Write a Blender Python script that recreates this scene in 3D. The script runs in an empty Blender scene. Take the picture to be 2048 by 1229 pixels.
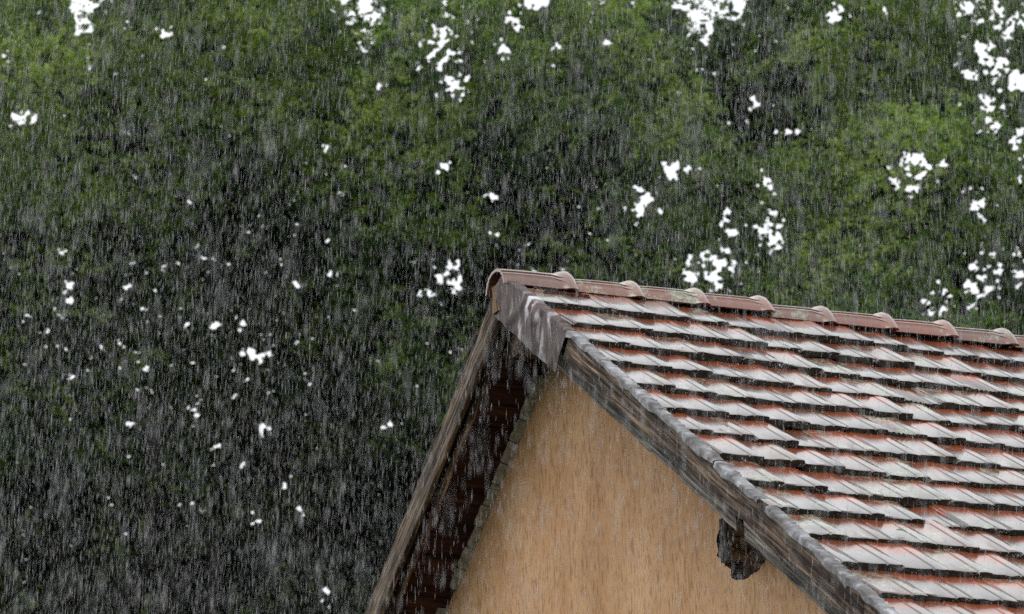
import bpy, math, random
import numpy as np
from mathutils import Matrix, Vector

random.seed(7)
rng = np.random.default_rng(7)
scene = bpy.context.scene
COL = scene.collection

# ------------------------------------------------------------------ camera
F_PX = 6526.78
TH, AL, PH, ROLL = [math.radians(v) for v in (18.4526, 25.2690, 36.0991, 1.49224)]
ZA = 6.9                                            # height of the ridge line at the gable
V = lambda *a: np.array(a, float)
X0 = V(math.cos(AL), -math.sin(AL), 0)
FH = V(math.sin(AL), math.cos(AL), 0)
UU = V(0, 0, 1)
up0 = -FH*math.sin(TH) + UU*math.cos(TH)
FW = FH*math.cos(TH) + UU*math.sin(TH)
RT = X0*math.cos(ROLL) - up0*math.sin(ROLL)
UP = X0*math.sin(ROLL) + up0*math.cos(ROLL)
APEX = V(0, 0, ZA)
CAM = V(-6.28893, -13.42531, 1.76324)

cd = bpy.data.cameras.new('camera')
cam = bpy.data.objects.new('camera', cd)
COL.objects.link(cam)
cam.matrix_world = Matrix(((RT[0], UP[0], -FW[0], CAM[0]),
                           (RT[1], UP[1], -FW[1], CAM[1]),
                           (RT[2], UP[2], -FW[2], CAM[2]), (0, 0, 0, 1)))
cd.sensor_width = 36
cd.lens = F_PX/2048*36
cd.clip_start = 0.2
cd.clip_end = 3000
cd.dof.use_dof = True
cd.dof.focus_distance = 14.6
cd.dof.aperture_fstop = 5.2
scene.camera = cam

# ------------------------------------------------------------------ sky and light (overcast, raining)
EXPOSURE = 0.0
world = bpy.data.worlds.new('World')
scene.world = world
world.use_nodes = True
wn, wl = world.node_tree.nodes, world.node_tree.links
wn.clear()
sky = wn.new('ShaderNodeTexSky')
sky.sky_type = 'NISHITA'
sky.sun_disc = False
sky.sun_elevation = math.radians(59)
sky.sun_rotation = math.radians(219)
sky.air_density = 1.0
sky.dust_density = 4.0
hs = wn.new('ShaderNodeHueSaturation')
hs.inputs['Saturation'].default_value = 0.10
cloud = wn.new('ShaderNodeMixRGB')
cloud.inputs['Fac'].default_value = 0.75
cloud.inputs['Color2'].default_value = (16.8, 17.2, 17.6, 1)       # even cloud layer
bg = wn.new('ShaderNodeBackground')
bg.inputs['Strength'].default_value = 0.10
wo = wn.new('ShaderNodeOutputWorld')
wl.new(sky.outputs[0], hs.inputs['Color'])
wl.new(hs.outputs[0], cloud.inputs['Color1'])
wl.new(cloud.outputs[0], bg.inputs['Color'])
wl.new(bg.outputs[0], wo.inputs['Surface'])

sd = bpy.data.lights.new('sun', 'SUN')
sd.energy = 1.3
sd.angle = math.radians(35)
sd.color = (1.0, 0.98, 0.95)
sun = bpy.data.objects.new('sun', sd)
COL.objects.link(sun)
sun.rotation_euler = Vector((0.50, 0.62, -1.35)).to_track_quat('-Z', 'Y').to_euler()

scene.view_settings.view_transform = 'Standard'
scene.view_settings.look = 'None'
scene.view_settings.exposure = EXPOSURE
scene.view_settings.gamma = 1
scene.view_settings.use_curve_mapping = False
scene.render.engine = 'CYCLES'
scene.cycles.max_bounces = 6
scene.cycles.diffuse_bounces = 3
scene.cycles.glossy_bounces = 3
scene.cycles.transmission_bounces = 3
scene.cycles.transparent_max_bounces = 12
scene.cycles.use_adaptive_sampling = False
scene.cycles.use_denoising = False

# ------------------------------------------------------------------ node helpers
def mat(name):
    m = bpy.data.materials.new(name)
    m.use_nodes = True
    nt = m.node_tree
    nt.nodes.clear()
    out = nt.nodes.new('ShaderNodeOutputMaterial')
    b = nt.nodes.new('ShaderNodeBsdfPrincipled')
    nt.links.new(b.outputs[0], out.inputs['Surface'])
    return m, nt, b, out

def coord(nt, scale=(1, 1, 1), kind='Object', rot=(0, 0, 0)):
    tc = nt.nodes.new('ShaderNodeTexCoord')
    mp = nt.nodes.new('ShaderNodeMapping')
    mp.inputs['Scale'].default_value = scale
    mp.inputs['Rotation'].default_value = rot
    nt.links.new(tc.outputs[kind], mp.inputs['Vector'])
    return mp.outputs[0]

def objrand(nt):
    return nt.nodes.new('ShaderNodeObjectInfo').outputs['Random']

def shifted(nt, vec, amount=37.0):
    """the pattern moved by a random amount for every object"""
    mul = nt.nodes.new('ShaderNodeMath'); mul.operation = 'MULTIPLY'
    mul.inputs[1].default_value = amount
    nt.links.new(objrand(nt), mul.inputs[0])
    add = nt.nodes.new('ShaderNodeVectorMath'); add.operation = 'ADD'
    nt.links.new(vec, add.inputs[0])
    nt.links.new(mul.outputs[0], add.inputs[1])
    return add.outputs[0]

def noise(nt, vec, scale, detail=4, rough=0.55, dist=0.0):
    n = nt.nodes.new('ShaderNodeTexNoise')
    n.inputs['Scale'].default_value = scale
    n.inputs['Detail'].default_value = detail
    n.inputs['Roughness'].default_value = rough
    n.inputs['Distortion'].default_value = dist
    nt.links.new(vec, n.inputs['Vector'])
    return n.outputs['Fac']

def ramp(nt, fac, stops):
    r = nt.nodes.new('ShaderNodeValToRGB')
    e = r.color_ramp.elements
    while len(e) < len(stops):
        e.new(0.5)
    for i, (p, c) in enumerate(stops):
        e[i].position = p
        e[i].color = tuple(c)+(1,) if not isinstance(c, (int, float)) else (c, c, c, 1)
    nt.links.new(fac, r.inputs['Fac'])
    return r.outputs['Color']

def mix(nt, fac, a, b, mode='MIX'):
    m = nt.nodes.new('ShaderNodeMixRGB')
    m.blend_type = mode
    for sock, v in (('Fac', fac), ('Color1', a), ('Color2', b)):
        if isinstance(v, (int, float)):
            m.inputs[sock].default_value = v if sock == 'Fac' else (v, v, v, 1)
        elif isinstance(v, tuple):
            m.inputs[sock].default_value = v+(1,)
        else:
            nt.links.new(v, m.inputs[sock])
    return m.outputs[0]

def bump(nt, b, h, strength, dist, sock='Normal'):
    bp = nt.nodes.new('ShaderNodeBump')
    bp.inputs['Strength'].default_value = strength
    bp.inputs['Distance'].default_value = dist
    nt.links.new(h, bp.inputs['Height'])
    nt.links.new(bp.outputs[0], b.inputs[sock])

# ------------------------------------------------------------------ materials
def tile_material(name, red, brown, lichen_amt, film_rough=0.10, lich=(0.26, 0.30, 0.23), sheen_patina=None):
    m, nt, b, _ = mat(name)
    v = shifted(nt, coord(nt))
    rnd = ramp(nt, objrand(nt), [(0.0, red), (0.45, tuple(np.array(red)*0.85)), (0.75, brown), (1.0, tuple(np.array(red)*1.12))])
    n1 = noise(nt, v, 14, 5, 0.6)
    c = mix(nt, ramp(nt, n1, [(0.35, 0.0), (0.7, 0.55)]), rnd, brown)
    if sheen_patina is not None:  # weathered grey on the exposed part, also painting the neutral wet sheen there
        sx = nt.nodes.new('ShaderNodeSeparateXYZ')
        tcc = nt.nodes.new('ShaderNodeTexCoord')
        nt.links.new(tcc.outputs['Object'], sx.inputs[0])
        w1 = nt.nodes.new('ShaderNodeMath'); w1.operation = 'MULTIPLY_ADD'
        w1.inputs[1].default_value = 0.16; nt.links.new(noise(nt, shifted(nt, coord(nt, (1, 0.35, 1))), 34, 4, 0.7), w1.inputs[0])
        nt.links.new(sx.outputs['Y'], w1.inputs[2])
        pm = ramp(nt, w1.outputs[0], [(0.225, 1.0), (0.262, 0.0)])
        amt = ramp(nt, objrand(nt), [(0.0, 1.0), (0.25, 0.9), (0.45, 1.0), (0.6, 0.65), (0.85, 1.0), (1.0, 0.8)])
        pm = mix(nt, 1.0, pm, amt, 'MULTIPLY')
        c = mix(nt, pm, c, mix(nt, noise(nt, v, 30, 3, 0.6), tuple(np.array(sheen_patina)*0.7), tuple(np.array(sheen_patina)*1.25)))
    soot = ramp(nt, noise(nt, v, 55, 3, 0.6), [(0.60, 0.0), (0.70, 0.75)])
    c = mix(nt, soot, c, (0.035, 0.028, 0.022))
    # lichen only on some tiles
    big = noise(nt, v, 9, 4, 0.65)
    rr = nt.nodes.new('ShaderNodeMath'); rr.operation = 'MULTIPLY_ADD'
    rr.inputs[1].default_value = 0.30
    rr.inputs[2].default_value = lichen_amt
    nt.links.new(ramp(nt, objrand(nt), [(0.0, 0.0), (0.3, 0.2), (0.5, 1.0), (0.8, 0.1), (1.0, 0.7)]), rr.inputs[0])
    ad = nt.nodes.new('ShaderNodeMath'); ad.operation = 'ADD'
    nt.links.new(big, ad.inputs[0]); nt.links.new(rr.outputs[0], ad.inputs[1])
    lmask = mix(nt, 1.0, ramp(nt, ad.outputs[0], [(0.60, 0.0), (0.70, 1.0)]),
                ramp(nt, noise(nt, v, 70, 3, 0.7), [(0.42, 0.0), (0.55, 1.0)]), 'MULTIPLY')
    c = mix(nt, lmask, c, lich)
    nt.links.new(c, b.inputs['Base Color'])
    nt.links.new(ramp(nt, lmask, [(0.0, 0.30), (1.0, 0.6)]), b.inputs['Roughness'])
    b.inputs['IOR'].default_value = 1.45
    b.inputs['Specular IOR Level'].default_value = 0.30
    b.inputs['Coat Weight'].default_value = 1.0
    b.inputs['Coat IOR'].default_value = 1.55
    nt.links.new(ramp(nt, noise(nt, v, 20, 3), [(0.3, film_rough*0.6), (0.75, film_rough*2.2)]), b.inputs['Coat Roughness'])
    h = mix(nt, 0.5, noise(nt, v, 40, 4, 0.6), lmask)
    bump(nt, b, h, 0.35, 0.004)
    drops = noise(nt, v, 75, 4, 0.65)
    bump(nt, b, drops, 0.28, 0.002, 'Coat Normal')
    return m

M = {}
M['tile'] = tile_material('clay_tile', (0.29, 0.064, 0.021), (0.12, 0.042, 0.020), -0.12, 0.035, sheen_patina=(0.105, 0.098, 0.097))
M['ridge'] = tile_material('ridge_clay', (0.21, 0.075, 0.045), (0.13, 0.058, 0.040), -0.06, 0.12)

m, nt, b, _ = mat('mossy_butt')
v = shifted(nt, coord(nt))
c = ramp(nt, noise(nt, v, 45, 4, 0.7), [(0.35, (0.010, 0.009, 0.008)), (0.55, (0.035, 0.030, 0.024)), (0.66, (0.055, 0.055, 0.032)), (0.78, (0.13, 0.13, 0.11))])
nt.links.new(c, b.inputs['Base Color'])
b.inputs['Roughness'].default_value = 0.8
b.inputs['Specular IOR Level'].default_value = 0.25
bump(nt, b, noise(nt, v, 60, 4, 0.7), 0.9, 0.01)
M['butt'] = m

def wood_material(name, stops, rough=0.75, grain=1.0, wet=0.3):
    """boards are modelled with their length along local x"""
    m, nt, b, _ = mat(name)
    v = shifted(nt, coord(nt, (1.6, 26*grain, 26*grain)))
    v2 = shifted(nt, coord(nt, (1.2, 9, 9)), 11)
    g = noise(nt, v, 2.2, 6, 0.65, 0.6)
    c = ramp(nt, g, stops)
    patch = ramp(nt, noise(nt, v2, 1.6, 4, 0.6), [(0.38, 0.35), (0.62, 1.15)])
    c = mix(nt, 1.0, c, patch, 'MULTIPLY')
    cr = ramp(nt, noise(nt, shifted(nt, coord(nt, (0.9, 38, 38)), 5), 1.4, 3, 0.5, 0.4), [(0.60, 0.0), (0.66, 0.9)])
    c = mix(nt, cr, c, (0.012, 0.009, 0.007))
    nt.links.new(c, b.inputs['Base Color'])
    b.inputs['Roughness'].default_value = rough
    b.inputs['Coat Weight'].default_value = 0.0
    b.inputs['Specular IOR Level'].default_value = 0.10 + wet*0.1
    h = mix(nt, cr, g, 0.0)
    bump(nt, b, h, 0.8, 0.006)
    return m

M['grey_wood'] = wood_material('grey_wood', [(0.36, (0.018, 0.013, 0.011)), (0.46, (0.060, 0.045, 0.035)), (0.55, (0.125, 0.098, 0.078)), (0.66, (0.25, 0.195, 0.145))])
M['brown_wood'] = wood_material('brown_wood', [(0.36, (0.012, 0.007, 0.005)), (0.45, (0.062, 0.042, 0.032)), (0.54, (0.140, 0.098, 0.074)), (0.66, (0.33, 0.235, 0.160))])
M['pale_wood'] = wood_material('pale_wood', [(0.36, (0.030, 0.025, 0.022)), (0.44, (0.120, 0.102, 0.090)), (0.53, (0.23, 0.205, 0.180)), (0.66, (0.36, 0.32, 0.275))])
M['rake_wood'] = wood_material('rake_wood', [(0.36, (0.022, 0.015, 0.011)), (0.45, (0.080, 0.058, 0.042)), (0.55, (0.16, 0.120, 0.088)), (0.66, (0.30, 0.235, 0.165))])
M['tan_wood'] = wood_material('tan_wood', [(0.25, (0.08, 0.045, 0.024)), (0.5, (0.22, 0.135, 0.075)), (0.75, (0.36, 0.24, 0.135))], wet=0.1)
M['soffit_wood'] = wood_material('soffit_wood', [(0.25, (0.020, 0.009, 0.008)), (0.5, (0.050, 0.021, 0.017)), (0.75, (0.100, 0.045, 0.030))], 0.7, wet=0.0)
M['old_wood'] = wood_material('old_wood', [(0.34, (0.016, 0.010, 0.007)), (0.5, (0.070, 0.045, 0.030)), (0.7, (0.17, 0.115, 0.075))], 0.8, wet=0.0)
M['dark_wood'] = wood_material('dark_wood', [(0.3, (0.008, 0.006, 0.005)), (0.5, (0.030, 0.022, 0.017)), (0.75, (0.070, 0.052, 0.040))], 0.8, wet=0.0)

m, nt, b, _ = mat('crumpled_metal')
v = coord(nt, (1, 1, 1), rot=(PH, 0, 0))
vs_ = coord(nt, (1, 7.0, 1.8), rot=(PH, 0, 0.25))
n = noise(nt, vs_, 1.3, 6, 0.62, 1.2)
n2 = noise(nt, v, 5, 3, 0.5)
c = ramp(nt, n, [(0.38, (0.045, 0.024, 0.019)), (0.51, (0.060, 0.042, 0.038)), (0.555, (0.15, 0.125, 0.125)), (0.61, (0.50, 0.48, 0.51))])  # bright stops paint the glossy highlight streaks of the sheet into its colour
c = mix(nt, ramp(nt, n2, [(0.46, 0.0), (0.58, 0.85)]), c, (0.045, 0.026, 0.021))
nt.links.new(c, b.inputs['Base Color'])
b.inputs['Roughness'].default_value = 0.5
b.inputs['Specular IOR Level'].default_value = 0.2
b.inputs['Coat Weight'].default_value = 0.12
b.inputs['Coat Roughness'].default_value = 0.15
bump(nt, b, n, 0.6, 0.03)
bump(nt, b, n, 0.8, 0.03, 'Coat Normal')
M['metal'] = m

m, nt, b, _ = mat('grey_metal')
v = coord(nt, (1, 1, 1))
vc = coord(nt, (7, 13, 11), rot=(PH, 0.2, 0.3))
n = noise(nt, vc, 1.2, 6, 0.68, 0.5)
n2 = noise(nt, v, 8, 4, 0.6)
c = ramp(nt, n, [(0.38, (0.020, 0.018, 0.019)), (0.47, (0.080, 0.078, 0.082)), (0.57, (0.19, 0.19, 0.205)), (0.68, (0.40, 0.40, 0.43))])  # ramp paints the light and dark of the crinkles into the colour
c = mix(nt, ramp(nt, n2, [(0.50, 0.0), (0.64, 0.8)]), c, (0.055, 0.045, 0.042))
nt.links.new(c, b.inputs['Base Color'])
b.inputs['Roughness'].default_value = 0.4
b.inputs['Specular IOR Level'].default_value = 0.3
b.inputs['Coat Weight'].default_value = 0.2
b.inputs['Coat Roughness'].default_value = 0.1
bump(nt, b, n, 0.35, 0.006)
M['grey_metal'] = m

m, nt, b, _ = mat('stucco')
v = coord(nt, (1, 58, 12))
v2 = coord(nt, (1, 110, 24))
v3 = coord(nt, (1, 1.0, 0.6))
g = noise(nt, v, 1.0, 3, 0.6, 0.15)
g2 = noise(nt, v2, 1.0, 2, 0.6)
groove = ramp(nt, g, [(0.54, 0.0), (0.66, 0.7)])
groove2 = ramp(nt, g2, [(0.50, 0.0), (0.66, 0.65)])
base = ramp(nt, noise(nt, v3, 2.3, 5, 0.65), [(0.32, (0.41, 0.215, 0.098)), (0.50, (0.53, 0.305, 0.155)), (0.68, (0.60, 0.37, 0.205))])
c = mix(nt, groove, base, (0.24, 0.115, 0.042))
c = mix(nt, groove2, c, (0.30, 0.155, 0.065))
nt.links.new(c, b.inputs['Base Color'])
b.inputs['Roughness'].default_value = 0.85
hh = mix(nt, 0.5, g, g2)
bump(nt, b, hh, 0.6, -0.006)
M['stucco'] = m

m, nt, b, _ = mat('mortar')
v = shifted(nt, coord(nt))
nt.links.new(ramp(nt, noise(nt, v, 25, 4, 0.6), [(0.3, (0.16, 0.135, 0.105)), (0.7, (0.38, 0.33, 0.26))]), b.inputs['Base Color'])
b.inputs['Roughness'].default_value = 0.9
bump(nt, b, noise(nt, v, 40, 4, 0.7), 0.7, 0.01)
M['mortar'] = m

def foliage_material(name, lo, mid, hi):
    m, nt, b, out = mat(name)
    at = nt.nodes.new('ShaderNodeAttribute'); at.attribute_name = 'tone'
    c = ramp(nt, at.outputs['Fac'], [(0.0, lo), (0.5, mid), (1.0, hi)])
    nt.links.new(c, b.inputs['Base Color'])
    b.inputs['Roughness'].default_value = 0.55
    b.inputs['Specular IOR Level'].default_value = 0.3
    tr = nt.nodes.new('ShaderNodeBsdfTranslucent')
    nt.links.new(mix(nt, 1.0, c, (1.05, 1.35, 0.6), 'MULTIPLY'), tr.inputs['Color'])
    ms = nt.nodes.new('ShaderNodeMixShader'); ms.inputs[0].default_value = 0.42
    nt.links.new(b.outputs[0], ms.inputs[1]); nt.links.new(tr.outputs[0], ms.inputs[2])
    nt.links.new(ms.outputs[0], out.inputs['Surface'])
    return m
M['leaf_a'] = foliage_material('fresh_leaves', (0.045, 0.088, 0.030), (0.135, 0.205, 0.048), (0.26, 0.33, 0.068))
M['leaf_b'] = foliage_material('mid_leaves', (0.030, 0.062, 0.024), (0.092, 0.155, 0.040), (0.215, 0.280, 0.060))
M['leaf_shade'] = foliage_material('shaded_leaves', (0.010, 0.020, 0.010), (0.026, 0.044, 0.016), (0.110, 0.150, 0.034))  # shade of the lower canopy painted in as darker leaf colour

m, nt, b, _ = mat('bark')
v = coord(nt, (3, 3, 0.8))
nt.links.new(ramp(nt, noise(nt, v, 3, 5, 0.65), [(0.3, (0.014, 0.012, 0.011)), (0.7, (0.050, 0.044, 0.041))]), b.inputs['Base Color'])
b.inputs['Roughness'].default_value = 0.85
bump(nt, b, noise(nt, v, 6, 4, 0.7), 0.8, 0.03)
M['bark'] = m

m, nt, b, _ = mat('meadow')
v = coord(nt)
nt.links.new(ramp(nt, noise(nt, v, 0.8, 6, 0.7), [(0.3, (0.020, 0.030, 0.012)), (0.7, (0.055, 0.075, 0.025))]), b.inputs['Base Color'])
b.inputs['Roughness'].default_value = 0.9
bump(nt, b, noise(nt, v, 12, 5, 0.7), 1.0, 0.05)
M['ground'] = m

m, nt, b, out = mat('rain_water')
b.inputs['Base Color'].default_value = (0.55, 0.545, 0.565, 1)
b.inputs['Roughness'].default_value = 0.3
tr = nt.nodes.new('ShaderNodeBsdfTranslucent'); tr.inputs['Color'].default_value = (0.55, 0.545, 0.565, 1)
ms = nt.nodes.new('ShaderNodeMixShader'); ms.inputs[0].default_value = 0.5
tp = nt.nodes.new('ShaderNodeBsdfTransparent')
ms2 = nt.nodes.new('ShaderNodeMixShader'); ms2.inputs[0].default_value = 0.38
nt.links.new(b.outputs[0], ms.inputs[1]); nt.links.new(tr.outputs[0], ms.inputs[2])
nt.links.new(tp.outputs[0], ms2.inputs[1]); nt.links.new(ms.outputs[0], ms2.inputs[2])
nt.links.new(ms2.outputs[0], out.inputs['Surface'])
M['rain'] = m

# ------------------------------------------------------------------ object helpers
def link(name, me, parent=None, mw=None, **props):
    o = bpy.data.objects.new(name, me)
    COL.objects.link(o)
    if parent is not None:
        o.parent = parent
    if mw is not None:
        o.matrix_world = mw if parent is None else mw
        if parent is not None:
            o.matrix_parent_inverse = Matrix.Identity(4)
            o.matrix_basis = PARW[parent.name].inverted() @ mw
    PARW[o.name] = mw.copy() if mw is not None else (PARW[parent.name].copy() if parent is not None else Matrix.Identity(4))
    for k, val in props.items():
        o[k] = val
    return o
PARW = {}

def mesh(name, verts, faces, mats, midx=None, smooth=None):
    me = bpy.data.meshes.new(name)
    me.from_pydata([tuple(map(float, p)) for p in verts], [], [tuple(int(i) for i in f) for f in faces])
    for mm in mats:
        me.materials.append(M[mm])
    if midx is not None:
        me.polygons.foreach_set('material_index', midx)
    if smooth is not None:
        me.polygons.foreach_set('use_smooth', [True]*len(me.polygons))
        me.set_sharp_from_angle(angle=math.radians(smooth))
    me.update()
    return me

def frame(o, x, y, z):
    return Matrix(((x[0], y[0], z[0], o[0]), (x[1], y[1], z[1], o[1]), (x[2], y[2], z[2], o[2]), (0, 0, 0, 1)))

def board_mesh(L, w, t, mats, segs=14, jit=0.004, ch=0.004, seed=0, endskew=(0, 0)):
    """length along x from 0, width y 0..w, thickness z 0..t, worn edges"""
    r = np.random.default_rng(seed)
    sec = [(ch, 0), (w-ch, 0), (w, ch), (w, t-ch), (w-ch, t), (ch, t), (0, t-ch), (0, ch)]
    vs, fs = [], []
    for i in range(segs+1):
        u = i/segs
        jl, jh = r.normal(0, jit), r.normal(0, jit)
        jt = r.normal(0, jit*0.5)
        for k, (y, z) in enumerate(sec):
            yy = y + (jl if y < w/2 else jh)
            zz = z + (jt if z > t/2 else 0)
            x = u*L
            if i == 0: x += endskew[0]*(y/w) + r.normal(0, jit*0.6)
            if i == segs: x += endskew[1]*(y/w) + r.normal(0, jit*0.6)
            vs.append((x, yy, zz))
    for i in range(segs):
        for k in range(8):
            a, b_ = i*8+k, i*8+(k+1) % 8
            fs.append((a, a+8, b_+8, b_))
    fs.append(tuple(range(8)))
    fs.append(tuple(reversed(range(segs*8, segs*8+8))))
    me = mesh('board', vs, fs, mats, smooth=35)
    import bmesh
    bm = bmesh.new(); bm.from_mesh(me)
    bmesh.ops.recalc_face_normals(bm, faces=bm.faces)
    bm.to_mesh(me); bm.free()
    return me

def board(name, p0, xdir, ydir, L, w, t, mt, parent, **kw):
    """p0: corner; xdir: along the length; ydir: across the width; thickness goes to xdir x ydir"""
    x = np.array(xdir, float); x /= np.linalg.norm(x)
    y = np.array(ydir, float); y -= x*(y@x); y /= np.linalg.norm(y)
    z = np.cross(x, y)
    return link(name, board_mesh(L, w, t, [mt], **kw), parent, frame(p0, x, y, z))

# ------------------------------------------------------------------ ground
def ground():
    n = 28
    rad = np.concatenate([[0], np.geomspace(2, 1500, n)])
    vs = [(0, 0, 0)]
    fs = []
    seg = 48
    for r in rad[1:]:
        for k in range(seg):
            a = 2*math.pi*k/seg
            vs.append((r*math.cos(a), r*math.sin(a), 0.04*math.sin(r*0.7+a*3) if r > 12 else 0))
    for k in range(seg):
        fs.append((0, 1+k, 1+(k+1) % seg))
    for i in range(n-1):
        for k in range(seg):
            a = 1+i*seg+k; b_ = 1+i*seg+(k+1) % seg
            fs.append((a, a+seg, b_+seg, b_))
    link('ground', mesh('ground', vs, fs, ['ground'], smooth=60), kind='structure')
ground()

# ------------------------------------------------------------------ house
RV = V(0, -math.cos(PH), -math.sin(PH)); NR = V(0, -math.sin(PH), math.cos(PH))
LV = V(0, math.cos(PH), -math.sin(PH)); NL = V(0, math.sin(PH), math.cos(PH))
EX = V(1, 0, 0)
def rs(s, t, n): return APEX + RV*s + EX*t + NR*n
def ls(s, t, n): return APEX + LV*s + EX*t + NL*n

WALLX = 0.37            # gable wall plane behind the verge
LEN = 7.2
SMAX = 5.45             # rafter length
HW = 4.0                # half width of the walls
house = link('house', None, None, Matrix.Translation((LEN/2, 0, 0)),
             label='house with ochre stucco gable and steep wet red clay tile roof', category='house')

# gable wall with a broken hole where the purlin comes out
SOFF_N = -0.105
zw = lambda y: ZA - abs(y)*math.tan(PH) + (SOFF_N-0.022)/math.cos(PH)
hole = [(-1.335, -1.64), (-1.36, -1.59), (-1.43, -1.565), (-1.52, -1.57), (-1.60, -1.60), (-1.72, -1.66), (-1.80, -1.72), (-1.79, -1.80),
        (-1.72, -1.835), (-1.70, -1.855), (-1.60, -1.862), (-1.51, -1.85), (-1.455, -1.83), (-1.45, -1.79), (-1.405, -1.76), (-1.37, -1.725), (-1.335, -1.70), (-1.345, -1.67)]
def gable(x, th, name, with_hole, parent):
    outer = [(HW, 0), (HW, zw(HW)), (0, zw(0)), (-HW, zw(HW)), (-HW, 0)]
    import bmesh
    bm = bmesh.new()
    def loop(pts, xx):
        return [bm.verts.new((xx, p[0], p[1])) for p in pts]
    if with_hole:
        rj = np.random.default_rng(12)
        hp = []
        for i_, (y, z) in enumerate(hole):
            y2, z2 = hole[(i_+1) % len(hole)]
            for f_ in (0.0, 0.33, 0.66):
                hp.append((y+(y2-y)*f_ + rj.normal(0, 0.003), ZA+z+(z2-z)*f_ + rj.normal(0, 0.003)))
        o1 = loop(outer, x); h1 = loop(hp, x)
        es = [bm.edges.new((o1[i], o1[(i+1) % len(o1)])) for i in range(len(o1))]
        es += [bm.edges.new((h1[i], h1[(i+1) % len(h1)])) for i in range(len(h1))]
        bmesh.ops.triangle_fill(bm, edges=es, use_beauty=True)
        h2 = loop([(y*1.0, z) for y, z in hp], x+0.06)
        for i in range(len(h1)):
            j = (i+1) % len(h1)
            f = bm.faces.new((h1[i], h1[j], h2[j], h2[i])); f.material_index = 1
        f = bm.faces.new(h2); f.material_index = 1
        # outer rim back
        o2 = loop(outer, x+th)
        for i in range(len(o1)):
            j = (i+1) % len(o1)
            bm.faces.new((o1[i], o1[j], o2[j], o2[i]))
        bm.faces.new(o2)
    else:
        o1 = loop(outer, x); o2 = loop(outer, x+th)
        bm.faces.new(o1); bm.faces.new(o2)
        for i in range(len(o1)):
            j = (i+1) % len(o1)
            bm.faces.new((o1[i], o1[j], o2[j], o2[i]))
    bmesh.ops.recalc_face_normals(bm, faces=bm.faces)
    me = bpy.data.meshes.new(name)
    bm.to_mesh(me); bm.free()
    me.materials.append(M['stucco']); me.materials.append(M['old_wood'])
    return link(name, me, parent, Matrix.Identity(4))
wall = gable(WALLX, 0.3, 'wall', True, house)
gable(LEN-0.67, 0.3, 'wall', False, house)
for sgn in (-1, 1):
    y0, y1 = sgn*HW, sgn*(HW-0.3)
    xa, xb = WALLX+0.302, LEN-0.672
    zt = zw(HW)-0.002
    vs = [(xa, y0, 0), (xb, y0, 0), (xb, y0, zt), (xa, y0, zt), (xa, y1, 0), (xb, y1, 0), (xb, y1, zt), (xa, y1, zt)]
    fs = [(0, 1, 2, 3), (7, 6, 5, 4), (0, 4, 5, 1), (3, 2, 6, 7), (0, 3, 7, 4), (1, 5, 6, 2)]
    link('wall', mesh('side_wall', vs, fs, ['stucco']), house, Matrix.Identity(4))

# --- roofs: deck part with the tiles as its pieces
CRS = 0.2843
S0 = 0.4486
TW = 0.2035
LIFT = 0.027

PROF = [(-0.026, -0.016), (-0.021, -0.010), (-0.017, -0.017), (-0.011, -0.017), (-0.008, -0.009), (-0.003, -0.009), (0.000, -0.0042),
        (0.022, -0.0048), (0.052, -0.0052), (0.084, -0.0046), (0.112, -0.0032), (0.126, -0.002), (0.130, -0.0060), (0.135, -0.0060), (0.139, -0.0005),
        (0.168, 0.0010), (0.194, 0.000), (0.2015, -0.003)]
def tile_mesh(seed, ribbed=False):
    r = np.random.default_rng(100+seed)
    prof = list(PROF)
    if ribbed:      # a few older tiles have several narrow flutes in the pan
        prof = PROF[:7] + [(0.018, -0.008), (0.030, -0.002), (0.040, -0.009), (0.052, -0.002), (0.063, -0.009), (0.075, -0.002), (0.087, -0.009),
                           (0.100, -0.002), (0.112, -0.007)] + PROF[11:]
    n = len(prof)
    L = 0.37
    ys = [0.0, 0.012, 0.13, 0.26, L]
    vs, fs, mi = [], [], []
    wob = np.interp([p[0] for p in prof], np.linspace(-0.03, 0.21, 7), r.normal(0, 0.005, 7))
    for j, y in enumerate(ys):
        for i, (x, z) in enumerate(prof):
            yy = y + (wob[i] + r.normal(0, 0.0012) if j == 0 else 0)
            zz = z - (0.0025 + abs(r.normal(0, 0.0012)) if j == 0 else 0)
            vs.append((x, yy, zz))
    for j in range(len(ys)-1):
        for i in range(n-1):
            a = j*n+i
            fs.append((a, a+1, a+n+1, a+n)); mi.append(0)
    base = len(vs)
    bt = np.interp([p[0] for p in prof], np.linspace(-0.03, 0.21, 9), r.normal(-0.002, 0.005, 9))
    for i, (x, z) in enumerate(prof):       # lower front lip
        vs.append((x, 0.004 + r.normal(0, 0.002), -0.039 + 0.35*z + bt[i] if x > -0.004 else -0.030))
    for i, (x, z) in enumerate(prof):
        vs.append((x, L, z-0.016))
    for i in range(n-1):
        fs.append((base+i, base+i+1, i+1, i)); mi.append(1)
        fs.append((base+n+i, base+n+i+1, base+i+1, base+i)); mi.append(0)
    last = (len(ys)-1)*n
    fs.append((0, n, base+n, base)); mi.append(0)
    fs.append(tuple([j*n for j in range(len(ys)-1, -1, -1)] + [base, base+n])); mi.append(0); fs.pop(-2); mi.pop(-2)
    fs.append(tuple([j*n+n-1 for j in range(len(ys))] + [base+n+n-1, base+n-1])); mi.append(0)
    for i in range(n-1):
        fs.append((last+i, last+i+1, base+n+i+1, base+n+i)); mi.append(0)
    return mesh('roof_tile', vs, fs, ['tile', 'butt'], mi, smooth=22)

tile_meshes = [tile_mesh(k) for k in range(9)]
tile_ribbed = [tile_mesh(40+k, True) for k in range(2)]

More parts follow.
